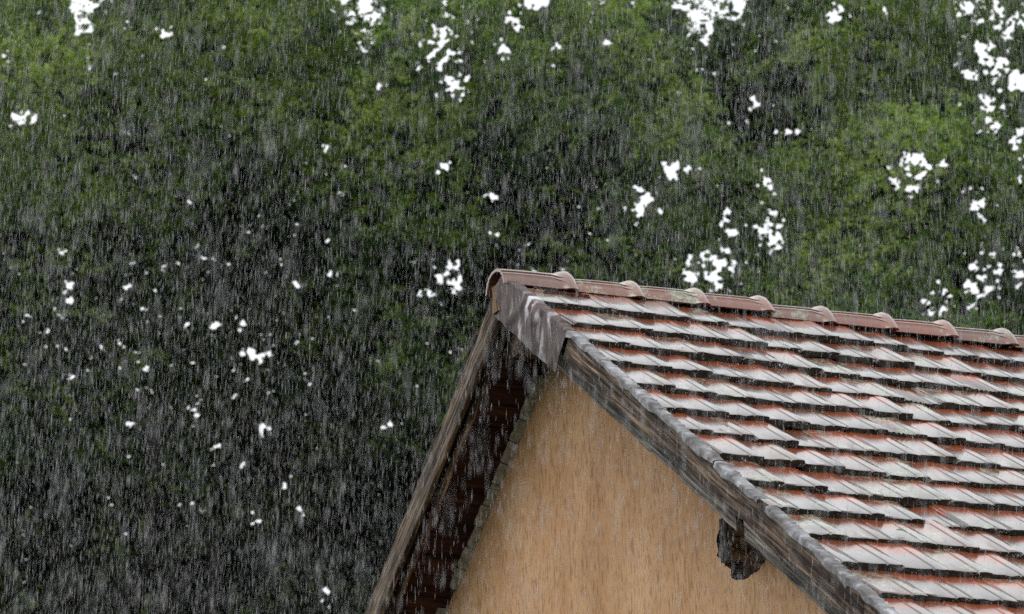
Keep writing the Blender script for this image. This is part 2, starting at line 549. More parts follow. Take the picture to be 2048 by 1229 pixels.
def deck(name, P, parent, smax=SMAX):
    # dark boarding under the tiles, 20 mm thick
    t0, t1 = 0.03, LEN-0.03
    c = [P(0.06, t0, -0.085), P(smax, t0, -0.085), P(smax, t1, -0.085), P(0.06, t1, -0.085),
         P(0.06, t0, -0.102), P(smax, t0, -0.102), P(smax, t1, -0.102), P(0.06, t1, -0.102)]
    fs = [(0, 1, 2, 3), (7, 6, 5, 4), (0, 4, 5, 1), (1, 5, 6, 2), (2, 6, 7, 3), (3, 7, 4, 0)]
    return link(name, mesh(name, c, fs, ['dark_wood']), parent, Matrix.Identity(4))

roof_r = deck('roof', rs, house)
roof_l = deck('roof', ls, house)

tilt = math.asin(LIFT/CRS)
def tile_matrix(row, t, P, D, N, flip, r):
    s = S0 + CRS*row + r.normal(0, 0.006)
    xd = EX*(1 if not flip else -1)
    yd = -D
    zd = N
    tl = tilt*(1 + r.normal(0, 0.12))
    y2 = yd*math.cos(tl) - zd*math.sin(tl)
    z2 = zd*math.cos(tl) + yd*math.sin(tl)
    yaw = r.normal(0, 0.010)
    x3 = xd*math.cos(yaw) + y2*math.sin(yaw)
    y3 = y2*math.cos(yaw) - xd*math.sin(yaw)
    rl = r.normal(0, 0.016)
    x4 = x3*math.cos(rl) + z2*math.sin(rl)
    z4 = z2*math.cos(rl) - x3*math.sin(rl)
    s += 0.010*math.sin(t*2.3+row*1.7) + 0.006*math.sin(t*6.1+row*2.9)
    sag = 0.007*math.sin(t*1.9+s*1.3) + 0.004*math.sin(t*5.3-s*2.1)
    p = P(s, t + r.normal(0, 0.003), sag + r.normal(0, 0.0035))
    return frame(p, x4, y3, z4)

rt_ = np.random.default_rng(21)
OFFS = [0.018, 0.090, 0.052, 0.150, 0.032, -0.040, 0.165, 0.060, 0.032, 0.150, 0.045, 0.135, 0.090, 0.03, 0.13, 0.05, 0.15, 0.04]
right_tiles = []
nrows = int((SMAX-S0)/CRS)+1
for row in range(-1, nrows):
    off = OFFS[(row) % len(OFFS)] if row >= 0 else 0.1
    k = -1 if off > 0.10 else 0
    while True:
        t = off + k*TW
        if t > LEN-0.25: break
        if t > -0.1:
            right_tiles.append((row, t))
        k += 1
# the first ones are the ones the photograph shows
def show_key(rt):
    s = S0+CRS*rt[0]
    return rt[1] + 0.0*s
near = [q for q in right_tiles if q[0] >= 0 and q[0] <= 13 and q[1] < 4.2 - 0.08*q[0]]
near = near[:290]
nearset = set(near)
far_v, far_f, far_m, base = [], [], [], 0
for row, t in right_tiles:
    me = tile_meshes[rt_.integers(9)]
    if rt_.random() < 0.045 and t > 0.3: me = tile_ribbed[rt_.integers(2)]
    left_piece = t < -0.005
    mw = tile_matrix(row, max(t, 0.028) if not left_piece else t, rs, RV, NR, False, rt_)
    if left_piece:          # cut tiles at the verge are narrow half tiles: keep their raised strip only
        mw = mw @ Matrix.Translation((0.0, 0, 0))
    if row < 0:
        mw = mw
    if (row, t) in nearset:
        if left_piece:
            # trimmed copy of the tile mesh
            co = np.array([v.co[:] for v in me.vertices])
            cut = 0.026 - t
            keep = co.copy()
            keep[:, 0] = np.maximum(keep[:, 0], cut - 0.0 + 0.03*(keep[:, 0] - cut))
            me2 = me.copy()
            me2.vertices.foreach_set('co', keep.ravel()); me2.update()
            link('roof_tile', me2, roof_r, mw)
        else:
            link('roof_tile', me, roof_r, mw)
    else:
        if left_piece or row < 0:
            continue
        co = np.array([mw @ v.co for v in me.vertices])
        far_v.append(co)
        for p in me.polygons:
            far_f.append(tuple(i+base for i in p.vertices)); far_m.append(p.material_index)
        base += len(co)
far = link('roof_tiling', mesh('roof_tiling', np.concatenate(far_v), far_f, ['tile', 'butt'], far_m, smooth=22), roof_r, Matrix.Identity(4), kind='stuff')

# left slope: seen only edge-on from below
lv, lf, lm, base = [], [], [], 0
for row in range(0, nrows):
    off = OFFS[(row+3) % len(OFFS)]
    for k in range(-1, 36):
        t = off + k*TW + TW
        if t < 0.36 or t > LEN-0.05: continue
        me = tile_meshes[rt_.integers(9)]
        mw = tile_matrix(row, t, ls, LV, NL, True, rt_)
        co = np.array([mw @ v.co for v in me.vertices])
        lv.append(co)
        for p in me.polygons:
            lf.append(tuple(i+base for i in p.vertices)); lm.append(p.material_index)
        base += len(co)
link('roof_tiling', mesh('roof_tiling', np.concatenate(lv), lf, ['tile', 'butt'], lm, smooth=22), roof_l, Matrix.Identity(4), kind='stuff')

# --- ridge tiles
def ridge_mesh(seed):
    r = np.random.default_rng(seed)
    half = [(0.130, -0.106), (0.126, -0.088), (0.119, -0.068), (0.110, -0.054), (0.112, -0.047), (0.106, -0.041), (0.096, -0.038), (0.090, -0.033),
            (0.092, -0.026), (0.086, -0.021), (0.076, -0.019), (0.066, -0.014), (0.040, -0.003), (0.0, 0.001)]
    sec = [(-y, z) for y, z in half] + [(y, z) for y, z in reversed(half[:-1])]
    n = len(sec)
    L = 0.3565
    st = [(0.0, 0.92, 0), (0.06, 0.955, 0), (0.16, 0.985, 0), (0.25, 1.0, 0), (0.285, 1.02, 0.002), (0.300, 1.07, 0.012), (0.320, 1.15, 0.024), (0.338, 1.19, 0.032),
          (0.358, 1.18, 0.030), (0.370, 1.12, 0.018), (0.376, 1.08, 0.006)]
    vs, fs = [], []
    flat = [max(0.0, min(1.0, (x-0.27)/0.05)) for x, _, _ in st]
    for (x, k, dz), fl in zip(st, flat):
        for (y, z) in sec:
            # flutes fade out on the collar
            zs = -0.104*(abs(y)/0.128)**2.1
            zz = z*(1-fl) + zs*fl
            vs.append((x + r.normal(0, 0.0006), y*k, (zz+0.104)*k - 0.104 + dz*0.15))
    m_ = len(st)
    for j in range(m_-1):
        for i in range(n-1):
            a = j*n+i
            fs.append((a, a+n, a+n+1, a+1))
    base = len(vs)
    for j, (x, k, dz) in enumerate(st):
        for i, (y, z) in enumerate(sec):
            kk = k*0.86
            vs.append((x, y*kk, (z+0.104)*kk - 0.104))
    for j in range(m_-1):
        for i in range(n-1):
            a = base+j*n+i
            fs.append((a, a+1, a+n+1, a+n))
    for i in range(n-1):
        fs.append((i, i+1, base+i+1, base+i))
        e = (m_-1)*n
        fs.append((e+i+1, e+i, base+e+i, base+e+i+1))
    for j in range(m_-1):
        fs.append((j*n, base+j*n, base+(j+1)*n, (j+1)*n))
        fs.append((j*n+n-1, (j+1)*n+n-1, base+(j+1)*n+n-1, base+j*n+n-1))
    return mesh('ridge_tile', vs, fs, ['ridge'], smooth=50)
rm = [ridge_mesh(s) for s in range(3)]
rr_ = np.random.default_rng(5)
k = 0
while True:
    t0 = 0.342 - 0.372 - 0.0 + 0.3565*k
    if t0 > LEN-0.3: break
    p = APEX + V(t0 - (0.012 if k == 0 else 0), rr_.normal(0, 0.005), (0.006 if k == 0 else -0.004) + rr_.normal(0, 0.004))
    a, b2 = rr_.normal(0, 0.014), rr_.normal(0, 0.03)
    mw = Matrix.Translation(p) @ Matrix.Rotation(a, 4, 'Z') @ Matrix.Rotation(b2, 4, 'X') @ Matrix.Rotation(-0.004, 4, 'Y')
    if k == 0: mw = mw @ Matrix.Diagonal((1.03, 0.92, 1, 1))
    link('ridge_tile', rm[k % 3], roof_r, mw)
    k += 1
# mortar bed under the ridge
for sgn, P, D, N in ((1, rs, RV, NR), (-1, ls, LV, NL)):
    mbm = board_mesh(LEN-0.12, 0.10, 0.045, ['butt'], segs=70, jit=0.006, ch=0.008, seed=3)
    x = EX; y = D; z = np.cross(x, y)
    if z @ N < 0:
        mw = frame(P(0.035, LEN-0.06, -0.075), -x, y, np.cross(-x, y))
    else:
        mw = frame(P(0.035, 0.06, -0.075), x, y, z)
    link('mortar_bed', mbm, roof_r if sgn > 0 else roof_l, mw)

# --- soffit boards under the verge and mortar lumps against the wall
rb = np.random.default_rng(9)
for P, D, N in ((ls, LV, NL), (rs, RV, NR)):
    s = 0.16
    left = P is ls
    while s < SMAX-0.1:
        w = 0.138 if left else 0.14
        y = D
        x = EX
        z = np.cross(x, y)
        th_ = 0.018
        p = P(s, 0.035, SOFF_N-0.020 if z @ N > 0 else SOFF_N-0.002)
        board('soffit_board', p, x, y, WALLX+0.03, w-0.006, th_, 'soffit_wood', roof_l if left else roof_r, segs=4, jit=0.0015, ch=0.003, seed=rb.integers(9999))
        s += w
# pale plaster smears between the board joints
s = 0.50
while s < 4.6:
    w = 0.128
    nseg = 5
    r = rb
    d0_ = 0.030 + r.random()*0.018
    depth = [d0_ + r.random()*0.008 for _ in range(nseg+1)]
    vs, fs = [], []
    n0 = SOFF_N-0.021
    for i in range(nseg+1):
        ss = s + w*i/nseg
        a = WALLX - depth[i]
        vs += [ls(ss, a, n0-0.001), ls(ss, a+0.008, n0-0.014), ls(ss, WALLX-0.002, n0-0.022 - r.random()*0.012), ls(ss, WALLX-0.002, n0-0.001)]
    for i in range(nseg):
        for q in range(4):
            a, b_ = i*4+q, i*4+(q+1) % 4
            fs.append((a, b_, b_+4, a+4))
    fs.append((3, 2, 1, 0)); e = nseg*4; fs.append((e, e+1, e+2, e+3))
    if r.random() < 0.93:
        link('plaster_smear', mesh('plaster_smear', vs, fs, ['mortar']), house, Matrix.Identity(4))
    s += 0.138

# --- barge boards
# right: outer board, lower inner board; left: outer board and thin batten
board('barge_board', rs(0.92, -0.014, -0.012), RV, -NR, 0.9+2.1, 0.120, 0.026, 'brown_wood', house, segs=50, jit=0.0035, seed=4, endskew=(0.0, 0.05))
board('barge_board', rs(3.925, -0.012, -0.010), RV, -NR, 1.5, 0.120, 0.026, 'brown_wood', house, segs=30, jit=0.0035, seed=5)
board('barge_board', rs(0.30, 0.036, -0.141), RV, -NR, 2.42, 0.077, 0.028, 'pale_wood', house, segs=44, jit=0.003, seed=6, endskew=(0.05, 0.06))
board('barge_board', rs(2.80, 0.037, -0.143), RV, -NR, 2.55, 0.080, 0.028, 'pale_wood', house, segs=44, jit=0.003, seed=7, endskew=(0.06, 0))
board('gap_backing', rs(0.30, 0.072, -0.06), RV, -NR, 5.0, 0.135, 0.05, 'dark_wood', house, segs=20, jit=0.002, seed=81)  # dark strip added behind the barge board gap so the gap stays dark
board('batten', rs(0.40, 0.050, -0.175), RV, -NR, 1.5, 0.050, 0.03, 'tan_wood', house, segs=24, jit=0.002, seed=8)
board('barge_board', ls(0.10, 0.026, -0.012), LV, -NL, 5.3, 0.150, 0.026, 'rake_wood', house, segs=80, jit=0.0045, seed=9)
board('batten', ls(0.25, 0.085, -0.128), LV, -NL, 5.1, 0.040, 0.03, 'brown_wood', house, segs=60, jit=0.004, seed=10)
# left verge: tile edges over the board
for k in range(18):
    s = 0.40 + k*CRS
    board('verge_tile', ls(s-0.30, 0.006 + rb.normal(0, 0.004), 0.014), LV, EX, 0.29, 0.12, 0.024, 'butt', roof_l, segs=3, jit=0.003, seed=60+k)
# timbers under the apex
def beam(name, p, xd, yd, L, w, t, mt, seed, **kw):
    return board(name, p, xd, yd, L, w, t, mt, house, segs=kw.pop('segs', 8), jit=0.003, seed=seed, ch=0.006, **kw)
beam('ridge_beam', APEX + V(0.075, -0.06, -0.300), V(1, 0, 0), V(0, 0, -1), 0.60, 0.115, 0.13, 'brown_wood', 31)
beam('fillet', APEX + V(0.090, -0.078, -0.388), V(1, 0, 0), V(0, 0, -1), 0.276, 0.028, 0.016, 'tan_wood', 35)
beam('ridge_beam', APEX + V(0.37, -0.20, -0.145), V(0, 1, 0), V(0, 0, -1), 0.42, 0.14, 0.24, 'soffit_wood', 32)
beam('king_post', APEX + V(0.09, 0.10, -0.135), V(0, 0, -1), V(0, 1, 0), 0.30, 0.085, 0.05, 'dark_wood', 33)
beam('gusset', APEX + V(-0.006, 0.045, -0.085), V(0, 0, -1), V(0, -1, 0), 0.13, 0.07, 0.03, 'tan_wood', 34, segs=3)

# purlin end coming out of the broken plaster
beam('purlin', APEX + V(0.385, -1.50, -1.60), V(1, 0, 0), V(0, 0, -1), 0.14, 0.15, 0.12, 'old_wood', 41)
beam('purlin', APEX + V(0.215, -1.735, -1.655), V(1, 0, 0), V(0, 0, -1), 0.30, 0.165, 0.055, 'tan_wood', 42)
beam('end_plank', APEX + V(0.213, -1.742, -1.64), V(0, 0, -1), V(0, 1, 0), 0.19, 0.058, -0.014, 'pale_wood', 45)

# --- metal flashing
def crumple(name, s0, s1, ns, faces_n, mt, seed, amp, top_in=0.026, jag=0.006, taper=None):
    """a sheet folded over the verge: down the face (n from faces_n to 0) and across the top"""
    r = np.random.default_rng(seed)
    rows = []
    nd = 7
    ncr = 26
    cc = [(r.uniform(s0, s1), r.uniform(faces_n, 0.0), r.uniform(-1.2, 1.2), r.normal(0, 1), r.uniform(0.015, 0.05)) for _ in range(int(ncr*(s1-s0))+4)]
    vs, fs = [], []
    low = np.interp(np.linspace(0, 1, ns+1), np.linspace(0, 1, max(6, int((s1-s0)*14))), r.normal(0, jag, max(6, int((s1-s0)*14))))
    for i in range(ns+1):
        s = s0 + (s1-s0)*i/ns
        fn = faces_n + low[i]
        col = []
        lo0 = -0.03*max(0.0, 1-(s-0.05)/0.25) if s < 0.3 else 0
        for j in range(nd+1):
            n = fn + (-0.014-fn)*j/nd
            d = 0
            for (cs, cn, ang, a, wd) in cc:
                u = (s-cs)*math.cos(ang) + (n-cn)*math.sin(ang)
                v_ = -(s-cs)*math.sin(ang) + (n-cn)*math.cos(ang)
                d += a*math.exp(-(u/wd)**2 - (v_/(wd*4))**2)
            sk = 0.0
            if i == 0: sk = taper[0]*(1-j/nd) if taper else 0
            if i == ns: sk = taper[1]*(1-j/nd) if taper else 0
            tq = -0.024 - abs(amp*d)*min(1.0, (0.013-n)/0.05)
            col.append((s+sk, tq, n + (lo0*(j/nd))))
        tp = r.normal(0, 0.0030) - 0.003*max(0, math.sin(s*9.0)) - 0.002*max(0, math.sin(s*23.0+1))
        lo_ = -0.03*max(0.0, 1-(s-0.05)/0.25) if s < 0.3 else 0
        tp += lo_
        col.append((s, -0.0255 + r.normal(0, 0.0008), -0.004+tp*0.4))
        col.append((s, -0.021 + r.normal(0, 0.0008), 0.001+tp*0.4))
        col.append((s, -0.004, 0.004+tp*0.5 + r.normal(0, 0.0006)))
        col.append((s, top_in, 0.004 + tp*0.5 + r.normal(0, 0.002)))
        rows.append(col)
    w = len(rows[0])
    for col in rows:
        for (s, t, n) in col: vs.append(rs(s, t, n))
    for col in rows:
        for (s, t, n) in col: vs.append(rs(s, t+0.002, n-0.002))
    N_ = len(rows)*w
    for i in range(ns):
        for j in range(w-1):
            a = i*w+j
            fs.append((a, a+1, a+w+1, a+w))
            fs.append((N_+a, N_+a+w, N_+a+w+1, N_+a+1))
        for j in (0, w-1):
            a = i*w+j
            fs.append((a, a+w, N_+a+w, N_+a))
    for i in (0, ns):
        for j in range(w-1):
            a = i*w+j
            fs.append((a, a+1, N_+a+1, N_+a))
    import bmesh
    me = mesh(name, vs, fs, [mt], smooth=40)
    bm = bmesh.new(); bm.from_mesh(me); bmesh.ops.recalc_face_normals(bm, faces=bm.faces); bm.to_mesh(me); bm.free()
    return link(name, me, house, Matrix.Identity(4))
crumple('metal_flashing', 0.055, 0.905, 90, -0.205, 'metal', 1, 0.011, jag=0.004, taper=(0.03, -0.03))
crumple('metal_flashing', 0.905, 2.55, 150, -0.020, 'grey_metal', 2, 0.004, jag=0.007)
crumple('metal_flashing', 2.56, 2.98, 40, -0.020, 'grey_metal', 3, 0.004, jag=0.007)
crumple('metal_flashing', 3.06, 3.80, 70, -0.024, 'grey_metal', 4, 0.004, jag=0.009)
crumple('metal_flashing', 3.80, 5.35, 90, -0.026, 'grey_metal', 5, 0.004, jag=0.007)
for s, n in ((1.02, -0.035), (1.35, -0.09), (2.02, -0.06), (2.72, -0.07), (3.0, -0.05), (3.4, -0.09)):
    # nail heads
    ring = [rs(s+0.006*math.cos(a), -0.004, n+0.006*math.sin(a)) for a in np.linspace(0, 2*math.pi, 9)[:-1]]
    ring2 = [p + V(0.006, 0, 0) for p in ring]
    fs = [tuple(range(8))] + [(i, (i+1) % 8, 8+(i+1) % 8, 8+i) for i in range(8)]
    link('nail', mesh('nail', ring+ring2, fs, ['dark_wood']), house, Matrix.Identity(4))

# fallen leaves on the tiles
M['leaf_fallen'] = mat('fallen_leaf')[0]
M['leaf_fallen'].node_tree.nodes['Principled BSDF'].inputs['Base Color'].default_value = (0.06, 0.085, 0.03, 1)
M['leaf_fallen'].node_tree.nodes['Principled BSDF'].inputs['Roughness'].default_value = 0.35
def fallen(s, t, size, ang, label):
    c, s_ = math.cos(ang), math.sin(ang)
    pts = []
    outline = [(0, 0), (0.25, 0.22), (0.55, 0.28), (0.85, 0.17), (1.0, 0), (0.85, -0.17), (0.55, -0.28), (0.25, -0.22)]
    for (u, v_) in outline:
        pts.append((u*size, v_*size, 0.10*size*math.sin(u*3.1) + 0.25*abs(v_)*size))
    top = [(0.5*size, 0, 0.10*size)]
    vs = pts + [(0.12*size, 0, 0.03*size), (0.55*size, 0, 0.09*size)] + [(-0.3*size, 0.01*size, 0.0), (-0.3*size, -0.02*size, 0.0)]
    fs = [(0, 1, 9), (1, 2, 9), (2, 3, 9), (3, 4, 9), (4, 5, 9), (5, 6, 9), (6, 7, 9), (7, 0, 9), (0, 10, 11)]
    x = EX*c + RV*s_
    z = NR
    y = np.cross(z, x)
    me = mesh('fallen_leaf', vs, fs, ['leaf_fallen'], smooth=60)
    link('fallen_leaf', me, None, frame(rs(s, t, -0.001), x, y, z), label=label, category='leaf', group='fallen leaves on the wet roof')
fallen(3.19, 0.505, 0.05, 0.5, 'green leaf stuck upright on a tile low on the roof slope')
fallen(2.05, 0.235, 0.045, 1.0, 'narrow green leaf lying on a tile beside the metal edged verge')

# ------------------------------------------------------------------ trees behind the house
def ray(px, py):
    return RT*(px-1024)/F_PX - UP*(py-614.5)/F_PX + FW
D0 = 34.0
def at_dist(px, py, d):
    r_ = ray(px, py)
    return CAM + r_*(d/(r_@FH))

def tube(path, radii, seg=8):
    path = np.array(path, float)
    vs, fs = [], []
    for i, p in enumerate(path):
        d = path[min(i+1, len(path)-1)] - path[max(i-1, 0)]
        d /= np.linalg.norm(d)
        a = np.cross(d, V(0.3, 0.9, 0.1)); a /= np.linalg.norm(a)
        b_ = np.cross(d, a)
        for k in range(seg):
            t = 2*math.pi*k/seg
            vs.append(p + (a*math.cos(t) + b_*math.sin(t))*radii[i])
    for i in range(len(path)-1):
        for k in range(seg):
            x, y = i*seg+k, i*seg+(k+1) % seg
            fs.append((x, y, y+seg, x+seg))
    fs.append(tuple(range(seg))); fs.append(tuple(range((len(path)-1)*seg, len(path)*seg)))
    return vs, fs

# world positions of the openings where the sky shows through the crowns (centre, radii in metres at the crowns, openness)
HOLES = [(880, 85, 50, 62, .9), (905, 170, 32, 32, .8), (735, 14, 35, 22, .85), (1072, 3, 40, 20, 1.0), (1000, 100, 25, 20, .8), (1035, 50, 30, 20, .5),
         (1350, 335, 48, 24, .9), (1285, 400, 28, 40, .8), (1420, 538, 78, 48, .92), (1540, 460, 34, 48, .85), (1510, 210, 16, 18, .7), (1570, 265, 30, 10, .5),
         (1832, 340, 48, 42, .93), (1980, 125, 62, 60, .9), (2040, 165, 24, 24, 1.0), (2025, 40, 50, 40, .85), (1935, 10, 30, 14, .9), (1665, 28, 28, 22, .7),
         (1765, 15, 20, 20, .5), (1975, 230, 50, 50, .6), (1955, 410, 30, 35, .6), (1905, 610, 55, 60, .7), (1965, 560, 60, 60, .5), (2035, 560, 22, 60, .6),
         (2030, 300, 22, 60, .5), (1530, 365, 25, 22, .55), (1460, 440, 25, 22, .55), (885, 335, 14, 22, .8), (890, 575, 55, 36, .72), (905, 530, 20, 20, .8),
         (985, 472, 15, 12, .8), (655, 295, 14, 16, .75), (505, 715, 27, 24, .95), (470, 645, 16, 16, .7), (430, 655, 8, 10, .7), (130, 588, 16, 26, .8),
         (125, 500, 18, 12, .6), (50, 236, 62, 14, .8), (8, 110, 16, 16, .8), (325, 60, 14, 16, .8), (515, 868, 20, 28, .65), (508, 1040, 16, 20, .7),
         (575, 968, 14, 22, .6), (655, 1185, 14, 30, .6), (785, 850, 16, 10, .6), (605, 1010, 8, 16, .6), (490, 935, 14, 10, .5), (440, 895, 18, 16, .5),
         (665, 548, 10, 8, .6), (590, 568, 10, 8, .6), (380, 820, 14, 14, .4), (1210, 90, 10, 10, .8), (765, 175, 12, 8, .6), (1110, 110, 14, 20, .7)]
HOLE_W = []
for (px, py, rx, ry, k) in HOLES:
    c = at_dist(px, py, D0)
    ax = c - CAM; dist = np.linalg.norm(ax); ax /= dist
    h = X0 - ax*(X0@ax); h /= np.linalg.norm(h)
    v_ = np.cross(h, ax); v_ /= np.linalg.norm(v_)
    HOLE_W.append((c, ax, h, v_, rx/F_PX*dist*1.05, ry/F_PX*dist*1.05, k))

TREES = [  # px of the trunk, label, leaf material
    (-250, 'leafy tree at the far left edge with pale fresh foliage', 'leaf_a'),
    (180, 'tall leafy tree on the left with light green upper crown and dark lower boughs', 'leaf_a'),
    (600, 'dark leafy tree just left of the gable with small sky gaps low in its crown', 'leaf_b'),
    (960, 'leafy tree rising behind the roof apex with a large bright gap near its top', 'leaf_b'),
    (1310, 'leafy tree behind the first ridge tiles with a speckled opening just above the ridge', 'leaf_b'),
    (1720, 'leafy tree behind the right part of the ridge with yellow green drooping boughs', 'leaf_b'),
    (2120, 'sparse leafy tree at the right edge with many sky gaps through its crown', 'leaf_b'),
    (330, 'added low tree in the bottom left corner, lower canopy shade painted into its leaves', 'leaf_shade'),
    (790, 'added low tree beside the left rake of the gable, shade painted into its leaves', 'leaf_shade'),
]
tr_a = [((px-1024)/F_PX*D0/math.cos(TH)*0.95) for px, _, _ in TREES]   # lateral metres

# lumpy front of the canopy
lumps = np.array([(rng.uniform(-11, 11), rng.uniform(2, 19), rng.uniform(0.5, 1.4), rng.normal(0.2, 0.8)) for _ in range(190)])
def px2az(px, py):
    p = at_dist(px, py, D0) - CAM
    return p@X0, p[2]+CAM[2]
boughs = []
for (px, py, r, a) in [(90, 190, 0.9, 1.1), (180, 330, .8, 1.3), (560, 60, 1.1, .8), (300, 120, 1.1, .8), (770, 280, .8, 1.3), (830, 420, .9, 1.2), (1230, 170, .8, 1.2), (1200, 60, .8, .6), (1080, 250, .8, 1.),
                       (1850, 480, .7, 1.5), (1720, 500, .8, 1.2), (1650, 130, .9, 1.0), (1700, 200, .8, 1.), (150, 470, .6, 1.), (860, 760, .6, 1.2), (660, 800, .45, 1.),
                       (150, 970, .5, .9), (80, 800, .5, .8), (260, 1180, .7, 1.0), (560, 270, .8, 1.0), (1390, 280, .8, .9), (1720, 570, .6, 1.0), (1150, 480, .6, .6)]:
    a_, z_ = px2az(px, py); boughs.append((a_, z_, r, a))
for (px, py, r, a) in [(500, 500, 1.6, -1.6), (350, 640, 2.0, -1.8), (600, 900, 2.0, -2.0), (250, 900, 2.0, -1.6), (1000, 480, 1.2, -1.5), (1100, 400, .8, -1.2), (380, 80, .5, -.8),
                       (650, 200, .6, -1.), (1600, 330, 1.0, -1.3), (60, 1150, 1.6, -1.5), (690, 260, .5, -1.0), (1280, 50, .5, -1.0), (1480, 60, .8, -.8)]:
    a_, z_ = px2az(px, py); boughs.append((a_, z_, r, a))
lumps = np.vstack([lumps, boughs])
def relief(a, z):
    out = np.zeros_like(a)
    for (ca, cz, r, k) in lumps:
        out += k*np.exp(-((a-ca)**2 + (z-cz)**2)/(r*r))
    return out

def top_of(a):
    el = math.radians(26.7) + 0.012*np.sin(a*1.7+1) + 0.010*np.sin(a*4.1) + 0.006*np.sin(a*9.3+2)
    return CAM[2] + D0*np.tan(el)

# clumps
NCL = 5000
ca = rng.uniform(-10.5, 10.5, NCL*2)
cz = rng.uniform(4.0, 19, NCL*2)
dens = np.where((np.abs(ca) < 7.2) & (cz > 8.7), 1.0, 0.33)
keep = (rng.random(NCL*2) < dens) & (cz < top_of(ca)-0.15)
ca, cz = ca[keep], cz[keep]
back = rng.exponential(1.0, len(ca)); back = np.where(back > 4, rng.uniform(0, 4, len(ca)), back)
thin = rng.random(len(ca)) < np.clip(0.70 + 0.45*relief(ca, cz), 0.22, 1.0)*1.0
ca, cz, back = ca[thin], cz[thin], back[thin]
cdp = D0 - 0.6 - relief(ca, cz)*1.1 + back
crad = rng.uniform(0.16, 0.52, len(ca))
ctone = np.clip(rng.normal(0.46, 0.26, len(ca)), 0.02, 0.95)
# boughs that catch more light: brightness painted into the leaf tone
for (ba, bz, br, bk) in boughs[:23]:
    w = np.exp(-((ca-ba)**2+(cz-bz)**2)/(br*br*0.8))
    ctone = np.clip(ctone + 0.42*w*(back < 1.2), 0, 1)
cnum = (crad**2*1250).astype(int)
# every clump is made of twigs, every twig carries its own spray of leaves
tn_ = np.maximum(2, cnum//21)
T_ = tn_.sum()
cidx = np.repeat(np.arange(len(ca)), tn_)
d = rng.normal(0, 1, (T_, 3)); d /= np.linalg.norm(d, axis=1)[:, None]
off = d*(crad[cidx]*rng.random(T_)**0.42)[:, None]
off[:, 2] *= 0.62
off[:, 2] -= 0.25*(off[:, 0]**2+off[:, 1]**2)/crad[cidx]          # drooping sprays
TP = CAM[None]*np.array([1, 1, 0]) + (ca[cidx])[:, None]*X0 + (cdp[cidx])[:, None]*FH + cz[cidx][:, None]*UU + off
tdir = d*V(1, 1, 0.4) + rng.normal(0, 0.45, (T_, 3)); tdir[:, 2] -= 0.25
tdir /= np.linalg.norm(tdir, axis=1)[:, None]
ttone = ctone[cidx] + rng.normal(0, 0.17, T_)
lpt = rng.integers(12, 30, T_)
idx = np.repeat(np.arange(T_), lpt)
N = len(idx)
P = TP[idx] + tdir[idx]*rng.uniform(-0.11, 0.11, N)[:, None] + rng.normal(0, 0.021, (N, 3))
tone = np.clip(ttone[idx] + rng.normal(0, 0.11, N), 0, 1)
size = rng.uniform(0.036, 0.060, N)
# loose sprays: a second, coarser leaf layer deeper inside the crowns
NB = 300000
ba = rng.uniform(-10.5, 10.5, NB); bz = rng.uniform(3.5, 19, NB)
ok = bz < top_of(ba)-0.5
ba, bz = ba[ok], bz[ok]; NB = len(ba)
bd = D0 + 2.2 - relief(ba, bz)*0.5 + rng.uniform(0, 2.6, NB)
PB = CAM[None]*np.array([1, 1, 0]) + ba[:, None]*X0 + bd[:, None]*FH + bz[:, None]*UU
P = np.vstack([P, PB]); tone = np.concatenate([tone, np.clip(rng.normal(0.12, 0.10, NB), 0, 1)])  # low tone paints the shade of the crown hollows into the inner leaves
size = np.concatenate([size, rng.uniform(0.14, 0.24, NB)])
# round the openings the coarse sprays give way to single small leaves
bigm = size > 0.1
near_hole = np.zeros(len(P), bool)
for (c, ax, h, v_, rx, ry, k) in HOLE_W:
    q = P - c
    near_hole |= bigm & (np.sqrt(((q@h)/(rx*1.6+0.10))**2 + ((q@v_)/(ry*1.6+0.10))**2) < 1)
src = P[near_hole]
add = np.repeat(src, 14, 0) + rng.normal(0, 0.08, (len(src)*14, 3))
P = np.vstack([P[~near_hole], add])
tone = np.concatenate([tone[~near_hole], np.clip(rng.normal(0.22, 0.15, len(add)), 0, 1)])
size = np.concatenate([size[~near_hole], rng.uniform(0.050, 0.080, len(add))])
lat = (P-CAM)@X0
# open the sky gaps; twig-scale noise leaves ragged edges
keep = np.ones(len(P), bool)
for (c, ax, h, v_, rx, ry, k) in HOLE_W:
    q = P - c
    sel = (np.abs(q@h) < rx*2.2) & (np.abs(q@v_) < ry*2.2)
    qi = q[sel]
    # an opening is a loose swarm of small chinks between the leaves
    nd_ = max(3, int(k*1.0*(rx+0.03)*(ry+0.03)/0.032**2*0.55))
    if rx < 0.13: nd_ = max(3, int(nd_*0.7))
    dr = np.clip(rng.lognormal(math.log(0.0165 if rx > 0.13 else 0.014), 0.50, nd_), 0.012, 0.042 if k < 0.9 else 0.055)
    da = np.clip(rng.normal(0, 0.55, nd_), -1.3, 1.3)*rx; db = np.clip(rng.normal(0, 0.55, nd_), -1.3, 1.3)*ry
    if k >= 1.0: dr[:2] = 0.07; da[:2] *= 0.4; db[:2] *= 0.4
    stretch = rng.uniform(0.7, 1.5, nd_)
    qa, qb = (qi@h).astype(np.float32), (qi@v_).astype(np.float32)
    ga, gb = (qa[:, None]-da[None])*stretch[None], qb[:, None]-db[None]
    th_ = np.arctan2(gb, ga)
    lobe = 1 + 0.32*np.sin(3*th_ + da[None]*90) + 0.22*np.sin(5*th_ + db[None]*130)
    gap = (np.sqrt(ga**2 + gb**2) - dr[None]*lobe).min(1)
    kk = gap > np.where(size[sel] > 0.1, size[sel]*0.42, size[sel]*0.30)
    tmp = keep[sel]; tmp &= kk; keep[sel] = tmp
